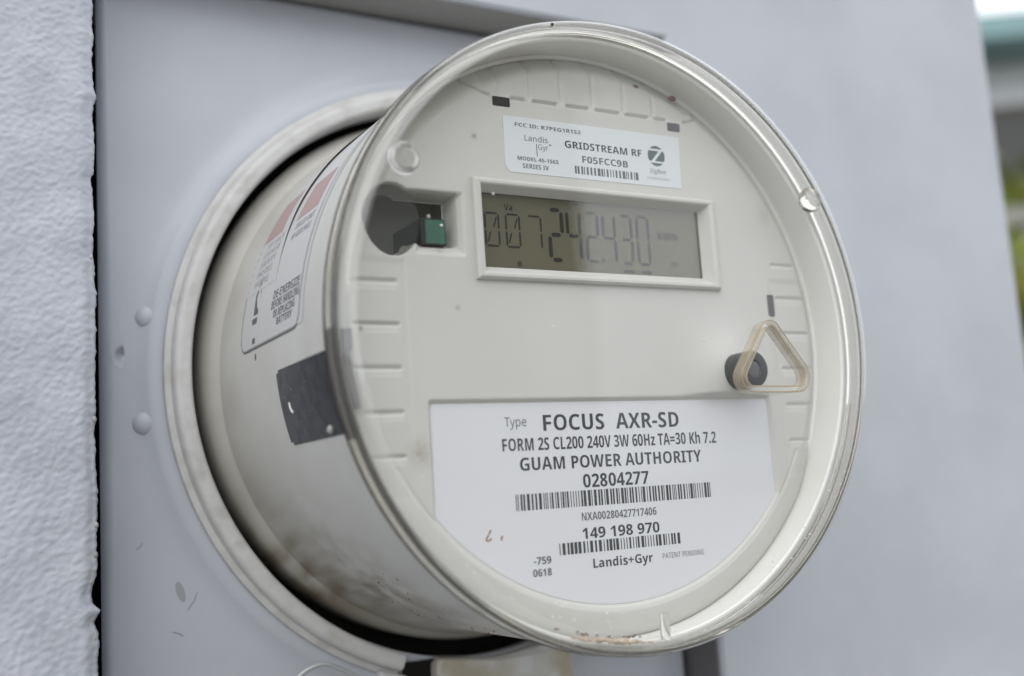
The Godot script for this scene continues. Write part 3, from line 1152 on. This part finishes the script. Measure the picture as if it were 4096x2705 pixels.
func side_sheet(mb: Mb, a0: float, a1: float, z0: float, z1: float, lift: Callable, na := 40, nz := 16) -> void:
	var pts := []
	for i in na + 1:
		var col := []
		for j in nz + 1:
			var a := lerpf(a0, a1, float(i) / na)
			var z := lerpf(z0, z1, float(j) / nz)
			col.append(on_side(a, z, lift.call(a, z)))
		pts.append(col)
	grid(mb, pts, Vector3(-1, 0.4, 0))


func side_print(parent: Node, s: String, bold: bool, z0: float, z1: float, a: float, h: float, lift: float, mat: String) -> void:
	var mb := Mb.new()
	lettering(mb, s, bold, z0, z1, 0.0, h, func(q): return on_side(a - rad_to_deg(q.y / 8.6), q.x, lift), func(_q): return on_side(a, 0.0).normalized())
	obj("lettering", mb.done(), mat, parent)


func side_label(t: Node3D) -> void:
	var mb := Mb.new()
	side_sheet(mb, 100, 177.6, -7.9, -1.95, func(_a, _z): return 0.012)
	var l := obj("warning_label", mb.done(), "paper_label", t)
	# the rounded border line
	mb = Mb.new()
	var poly := round_rect(-7.55, -1.5, -2.25, 12.0, 0.45, 6)
	for k in poly.size():
		var p := poly[k]
		var q := poly[(k + 1) % poly.size()]
		var parts := maxi(1, int(p.distance_to(q) / 0.25))
		for s in parts:
			var u := p.lerp(q, float(s) / parts)
			var w := p.lerp(q, float(s + 1) / parts)
			var d := (w - u).normalized() * 0.02
			var sd := Vector2(-d.y, d.x) * 1.3
			var c := []
			for e in [u + sd, w + sd, w - sd, u - sd]:
				c.append(on_side(168.0 - rad_to_deg(e.y / 8.6), e.x, 0.016))
			var nn := on_side(168.0 - rad_to_deg(u.y / 8.6), 0.0).normalized()
			mb.flat(c[0], c[1], c[2], c[3], nn)
	obj("border_line", mb.done(), "grey_print", l)
	side_print(l, "DE-ENERGIZE", true, -4.65, -2.42, 170.4, 0.25, 0.016, "grey_print")
	side_print(l, "BEFORE HANDLING", true, -4.72, -2.36, 172.3, 0.24, 0.016, "grey_print")
	side_print(l, "OR REPLACING", true, -4.5, -2.66, 174.1, 0.22, 0.016, "grey_print")
	side_print(l, "BATTERY", true, -4.15, -2.85, 175.7, 0.2, 0.016, "grey_print")
	for k in 2:
		side_print(l, ["SEALED UNIT", "NO USER PARTS"][k], true, -4.3, -2.7, 157.0 + k * 2.2, 0.2, 0.016, "pale_print")
	mb = Mb.new()
	side_sheet(mb, 146, 154.6, -4.5, -2.75, func(_a, _z): return 0.017, 12, 4)
	obj("red_heading", mb.done(), "red_print", l)
	# a little pictogram of a plug and socket
	for part in [[PackedVector2Array([Vector2(-6.45, 0.1), Vector2(-6.05, 0.1), Vector2(-6.0, 0.75), Vector2(-6.12, 1.05), Vector2(-6.2, 1.3), Vector2(-6.3, 1.0), Vector2(-6.5, 0.7)])], [PackedVector2Array([Vector2(-6.4, -0.75), Vector2(-6.15, -0.75), Vector2(-6.05, 0.0), Vector2(-6.55, 0.0)])]]:
		mb = Mb.new()
		var p: PackedVector2Array = part[0]
		var idx := Geometry2D.triangulate_polygon(p)
		for k in idx.size() / 3:
			var c := []
			for j in 3:
				var q := p[idx[k * 3 + j]]
				c.append(on_side(172.0 - rad_to_deg(q.y / 8.6), q.x, 0.017))
			var nn := on_side(172.0, 0.0).normalized()
			mb.tri(c[0], c[1], c[2], nn, nn, nn)
		obj("pictogram", mb.done(), "grey_print", l)
	# the upper left part has come loose along a slanting edge and stands off the body
	mb = Mb.new()
	var pts := []
	for i in 41:
		var col := []
		var a := lerpf(105.0, 166.4, i / 40.0)
		var up := (166.4 - a) / 36.4
		for j in 13:
			var f := j / 12.0
			var z := lerpf(-7.92, -4.70 - 0.7 * up, f)
			col.append(on_side(a, z, 0.016 + 0.055 * smoothstep(0.0, 0.5, up) * f * f * f))
		pts.append(col)
	grid(mb, pts, Vector3(-1, 0.4, 0))
	var flap := obj("loose_flap", mb.done(), "paper_label", t)
	mb = Mb.new()
	pts = []
	for i in 9:
		var col := []
		var a := lerpf(144.0, 154.5, i / 8.0)
		var up := (166.4 - a) / 36.4
		for j in 7:
			var f := lerpf(0.12, 0.72, j / 6.0)
			var z := lerpf(-7.92, -4.70 - 0.7 * up, f)
			col.append(on_side(a, z, 0.022 + 0.055 * smoothstep(0.0, 0.5, up) * f * f * f))
		pts.append(col)
	grid(mb, pts, Vector3(-1, 0.4, 0))
	obj("red_heading", mb.done(), "red_print", flap)
	for k in 5:
		side_print(flap, ["SEE BACK", "FOR MORE", "SAFETY", "NOTES", "HERE"][k], false, -6.9, -5.2 - 0.1 * k, 156.8 + k * 2.1, 0.2, 0.05 - 0.006 * k, "ghost_print")


func side_window(t: Node3D) -> void:
	var mb := Mb.new()
	side_sheet(mb, 184.0, 197.8, -4.15, -0.14, func(_a, _z): return 0.012, 20, 8)
	side_sheet(mb, 184.5, 197.2, -4.32, -4.14, func(_a, _z): return 0.012, 12, 2)
	var w := obj("smoked_window", mb.done(), "window_grey", t)
	mb = Mb.new()
	for k in 26:
		var r := rng.randf_range(0.006, 0.014)
		blob(mb, on_side(rng.randf_range(185, 197), rng.randf_range(-4.0, -0.3), 0.015), Vector3(r, r, r), 5, 3)
	var d := obj("dust_specks", mb.done(), "pale_print", w)
	d.set_meta("kind", "stuff")
	mb = Mb.new()
	tube(mb, [on_side(190.2, -3.62, 0.015), on_side(191.3, -3.6, 0.02), on_side(192.2, -3.5, 0.015)], 0.03, 6)
	obj("paint_scratch", mb.done(), "scratch_white", w)
	mb = Mb.new()
	blob(mb, on_side(196.6, -1.15, 0.02), Vector3(0.1, 0.12, 0.12), 7, 5)
	obj("paint_drip", mb.done(), "raw_render", w)
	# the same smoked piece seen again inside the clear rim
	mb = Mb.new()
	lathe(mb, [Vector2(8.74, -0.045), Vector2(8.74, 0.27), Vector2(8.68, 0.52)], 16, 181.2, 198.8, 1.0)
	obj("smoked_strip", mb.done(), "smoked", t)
	for p in [[179.7, -6.1], [188.1, -8.63], [187.0, -3.9]]:
		mb = Mb.new()
		blob(mb, on_side(p[0], p[1], 0.0), Vector3(0.02, 0.11, 0.07), 8, 5)
		obj("moulding_pin", mb.done(), "grey_print", t)


func cover(t: Node3D) -> void:
	# outer skin, then the inner one: two surfaces of one clear moulding
	var outer := [Vector2(8.22, 0.885), Vector2(7.4, 0.91), Vector2(6.0, 0.93), Vector2(3.0, 0.95), Vector2(0.001, 0.96)]
	var inner := [Vector2(8.22, 0.68), Vector2(7.4, 0.70), Vector2(6.0, 0.72), Vector2(3.0, 0.74), Vector2(0.001, 0.75)]
	var mb := Mb.new()
	lathe(mb, outer, 256, 0, 360, -1.0)
	lathe(mb, inner, 256, 0, 360, 1.0)
	var c := obj("clear_cover", mb.done(), "cover_clear", t)
	# the rounded edge of the moulding, outer and inner skin
	mb = Mb.new()
	lathe(mb, arc(8.19, 0.30, 0.54, 25, 90, 18, 0.585), 320, 0, 360, -1.0)
	lathe(mb, arc(8.19, 0.28, 0.37, 0, 90, 14, 0.40), 320, 0, 360, 1.0)
	obj("cover_edge", mb.done(), "edge_clear", c)
	# the side wall of the moulding is solid clear plastic
	mb = Mb.new()
	var wall := [Vector2(8.54, -0.05), Vector2(8.70, -0.05)] + arc(8.70, -0.02, 0.035, -90, 0, 4) + [Vector2(8.735, 0.12)] + arc(8.635, 0.30, 0.10, 0, 90, 8, 0.20) + arc(8.59, 0.44, 0.05, 90, 180, 4, 0.06) + [Vector2(8.54, 0.2), Vector2(8.54, -0.05)]
	lathe(mb, wall, 320, 0, 360, -1.0)
	obj("cover_wall", mb.done(), "rim_glass", c)
	mb = Mb.new()
	lathe(mb, [Vector2(8.60, -0.115), Vector2(8.73, -0.105), Vector2(8.755, -0.08), Vector2(8.73, -0.052), Vector2(8.60, -0.05)], 256, 0, 360, -1.0)
	obj("rim_seam", mb.done(), "seam_dark", c)
	mb = Mb.new()
	var stain := []
	for k in 60:
		var a := deg_to_rad(-62.0 + k * 0.8)
		stain.append(Vector3(cos(a) * 8.738, sin(a) * 8.738, 0.02))
	tube(mb, stain, 0.014, 6)
	obj("brown_line", mb.done(), "seam_brown", c)
	# moulded details of the cover
	mb = Mb.new()
	lathe(mb, [Vector2(0.41, 0.90), Vector2(0.40, 0.97), Vector2(0.33, 1.03), Vector2(0.27, 0.99), Vector2(0.15, 1.0), Vector2(0.001, 1.0)], 36, 0, 360, -1.0, Vector3(-6.88, 3.94, 0))
	lathe(mb, [Vector2(0.41, 0.90), Vector2(0.001, 0.90)], 36, 0, 360, 1.0, Vector3(-6.88, 3.94, 0))
	obj("moulded_dot", mb.done(), "bead_glass", c)
	mb = Mb.new()
	blob(mb, Vector3(7.28, 4.20, 0.30), Vector3(0.36, 0.40, 0.34), 20, 14)
	obj("clear_knob", mb.done(), "bead_glass", c)
	mb = Mb.new()
	tube(mb, [Vector3(0.14, -7.66, 0.5), Vector3(0.12, -8.0, 0.5), Vector3(0.1, -8.36, 0.5)], 0.13, 14)
	obj("clear_peg", mb.done(), "bead_glass", c)


func dirt(t: Node3D) -> void:
	# loose dirt lying inside the bottom of the cover
	var mb := Mb.new()
	for k in 200:
		var x := -2.6 + 2.5 * rng.randf()
		var f := sin(PI * clampf((x + 2.7) / 2.7, 0, 1))
		var r := rng.randf_range(0.015, 0.055) * (0.5 + f)
		var y := -sqrt(8.42 * 8.42 - x * x) + r * 0.6 + rng.randf() * 0.10 * f
		blob(mb, Vector3(x, y, rng.randf_range(0.0, 0.35)), Vector3(r * rng.randf_range(0.8, 1.6), r * 0.7, r), 6, 4)
	var d := obj("dirt_heap", mb.done(), "dirt_tan", t)
	d.set_meta("kind", "stuff")
	mb = Mb.new()
	for k in 22:
		var x := -2.9 + 2.9 * rng.randf()
		var r := rng.randf_range(0.02, 0.05)
		blob(mb, Vector3(x, -sqrt(8.42 * 8.42 - x * x) + 0.12 + rng.randf() * 0.1, rng.randf_range(-0.4, 0.0)), Vector3(r * 1.6, r * 0.7, r), 6, 4)
	d = obj("dark_dirt", mb.done(), "dirt_brown", t)
	d.set_meta("kind", "stuff")
	mb = Mb.new()   # water beads and dust on the cover
	for k in 70:
		var a := deg_to_rad(rng.randf_range(195, 335))
		var rad := rng.randf_range(7.6, 8.45)
		var r := rng.randf_range(0.012, 0.032)
		blob(mb, Vector3(cos(a) * rad, sin(a) * rad, 0.70 if rad < 8.2 else 0.55), Vector3(r, r, r), 6, 4)
	for p in [[-3.52, 3.78], [-5.37, 3.05], [-2.0, 0.4], [2.9, 0.1]]:
		blob(mb, Vector3(p[0] - 0.95, p[1] - 0.55, 0.95), Vector3(0.035, 0.035, 0.02), 6, 4)
	d = obj("dust_specks", mb.done(), "dust_white", t)
	d.set_meta("kind", "stuff")
	# rusty spatters on the lower side of the body
	mb = Mb.new()
	for k in 34:
		var a := rng.randf_range(222, 262)
		var z := lerpf(-8.5, -1.0, rng.randf() * 0.6 + 0.4 * (a - 222.0) / 40.0) + rng.randf_range(-0.8, 0.8)
		var r := rng.randf_range(0.012, 0.035)
		blob(mb, on_side(a, clampf(z, -9, -0.4), 0.0), Vector3(r, r, r * rng.randf_range(1, 2)), 6, 4)
	d = obj("rust_spatter", mb.done(), "rust", t)
	d.set_meta("kind", "stuff")
	for p in [[3.13, 7.42, 0.16], [1.75, 7.60, 0.12]]:
		mb = Mb.new()
		blob(mb, Vector3(p[0], p[1], -0.9), Vector3(p[2], p[2] * 0.6, 0.05), 9, 5)
		obj("brown_stain", mb.done(), "seam_brown", t)
	mb = Mb.new()
	blob(mb, Vector3(-2.22, 8.2, 0.83), Vector3(0.05, 0.04, 0.04), 7, 5)
	obj("black_speck", mb.done(), "seam_dark", t)


# ---------------------------------------------------------------- beyond the edge of the box
func leaves(count: int, at: Vector3, size: Vector3, leaf: float, tints: Array) -> ArrayMesh:
	var mb := Mb.new()
	for k in count:
		var p := Vector3(rng.randfn(0, 0.42), rng.randfn(0, 0.42), rng.randfn(0, 0.42)).limit_length(1.0)
		var q := at + p * size
		var d := Vector3(rng.randf_range(-1, 1), rng.randf_range(-1, 1), rng.randf_range(-1, 1)).normalized()
		var w := d.cross(Vector3(rng.randf_range(-1, 1), 1, rng.randf_range(-1, 1))).normalized()
		var l := leaf * rng.randf_range(0.6, 1.4)
		mb.tint = tints[rng.randi() % tints.size()]
		var nn := d.cross(w).normalized()
		mb.flat(q - d * l, q + w * l * 0.4, q + d * l, q - w * l * 0.4, nn)
	return mb.done()


func background() -> void:
	var greens := [Color(0.16, 0.20, 0.02), Color(0.22, 0.26, 0.03), Color(0.10, 0.15, 0.02), Color(0.27, 0.26, 0.05)]
	# a white house behind, some nine metres off (its own frame turned towards the wall)
	var h := thing("white_house", "blurred white house with a teal roof edge far behind the meter box", "house", Vector3(7.6, -1.45, -5.2))
	h.rotation.y = deg_to_rad(-34.0)
	var mb := Mb.new()
	box(mb, Vector3(-420, 0, -500), Vector3(600, 469, 0))
	obj("wall", mb.done(), "house_white", h)
	mb = Mb.new()
	mb.flat(Vector3(-470, 489, 60), Vector3(650, 489, 60), Vector3(650, 512, -560), Vector3(-470, 512, -560), Vector3.UP)
	box(mb, Vector3(-470, 470, -560), Vector3(650, 476, 57))
	box(mb, Vector3(-470, 468, 57.3), Vector3(650, 488, 62))
	obj("roof", mb.done(), "roof_teal", h)
	for x in [-260.0, -20.0, 230.0]:
		mb = Mb.new()
		box(mb, Vector3(x - 90, 300, 0.5), Vector3(x + 90, 431, 6))
		var f := obj("window", mb.done(), "trim_brown", h)
		mb = Mb.new()
		box(mb, Vector3(x - 80, 308, 6.2), Vector3(x + 80, 424, 7))
		obj("pane", mb.done(), "glass_dark", f)
	# low concrete wall in front of it
	mb = Mb.new()
	box(mb, Vector3(-300, 0, -12), Vector3(300, 282, 12))
	box(mb, Vector3(-304, 282.3, -15), Vector3(304, 292, 15))
	var cw := obj("garden_wall", mb.done(), "concrete")
	cw.position = Vector3(5.6, -1.45, -3.9)
	cw.rotation.y = deg_to_rad(-34.0)
	tag(cw, "blurred grey concrete garden wall between the bushes and the white house", "garden wall")
	for b in [["tall_bush", Vector3(6.3, -1.45, -4.5), Vector3(130, 75, 70), 280.0, "olive-green leafy bush rising above the concrete garden wall"], ["low_bush", Vector3(4.55, -1.45, -3.25), Vector3(90, 75, 60), 185.0, "bright yellow-green bush growing in front of the concrete garden wall"]]:
		var o := thing(b[0], b[4], "bush", b[1])
		obj("foliage", leaves(2600, Vector3(0, b[3], 0), b[2], 9.0, greens), "leaf", o)
		mb = Mb.new()
		tube(mb, [Vector3(0, 0, 0), Vector3(4, b[3] * 0.5, 2), Vector3(-3, b[3], 0)], 4.0, 8)
		tube(mb, [Vector3(2, b[3] * 0.4, 1), Vector3(30, b[3] * 0.8, 10)], 2.5, 6)
		tube(mb, [Vector3(2, b[3] * 0.45, 1), Vector3(-32, b[3] * 0.85, -8)], 2.5, 6)
		obj("stem", mb.done(), "bark", o)
	# a brown house added unseen behind the camera to darken the display by reflection
	var n := thing("added_brown_house", "dark brown house added out of view to darken the reflection in the left half of the display", "house", Vector3(2.98, -1.45, 6.6))
	mb = Mb.new()
	box(mb, Vector3(-150, 0, 0), Vector3(150, 470, 500))
	obj("wall", mb.done(), "house_brown", n)
	mb = Mb.new()
	var ends := [[Vector3(-170, 472, -25), Vector3(170, 472, -25), Vector3(170, 472, 525), Vector3(-170, 472, 525)], Vector3(0, 620, 60), Vector3(0, 620, 440)]
	var c: Array = ends[0]
	for f in [[c[0], c[1], ends[1], ends[1]], [c[2], c[3], ends[2], ends[2]], [c[1], c[2], ends[2], ends[1]], [c[3], c[0], ends[1], ends[2]], [c[0], c[1], c[2], c[3]]]:
		var nn: Vector3 = (f[1] - f[0]).cross(f[2] - f[0]).normalized()
		if f[2] == f[3]:
			mb.tri(f[0], f[1], f[2], nn, nn, nn)
		else:
			mb.flat(f[0], f[1], f[2], f[3], nn)
	obj("roof", mb.done(), "trim_brown", n)
	for x in [-75.0, 75.0]:
		mb = Mb.new()
		box(mb, Vector3(x - 35, 280, -3), Vector3(x + 35, 390, -0.3))
		var fr := obj("window", mb.done(), "trim_brown", n)
		mb = Mb.new()
		box(mb, Vector3(x - 30, 286, -4), Vector3(x + 30, 384, -3.3))
		obj("pane", mb.done(), "glass_dark", fr)
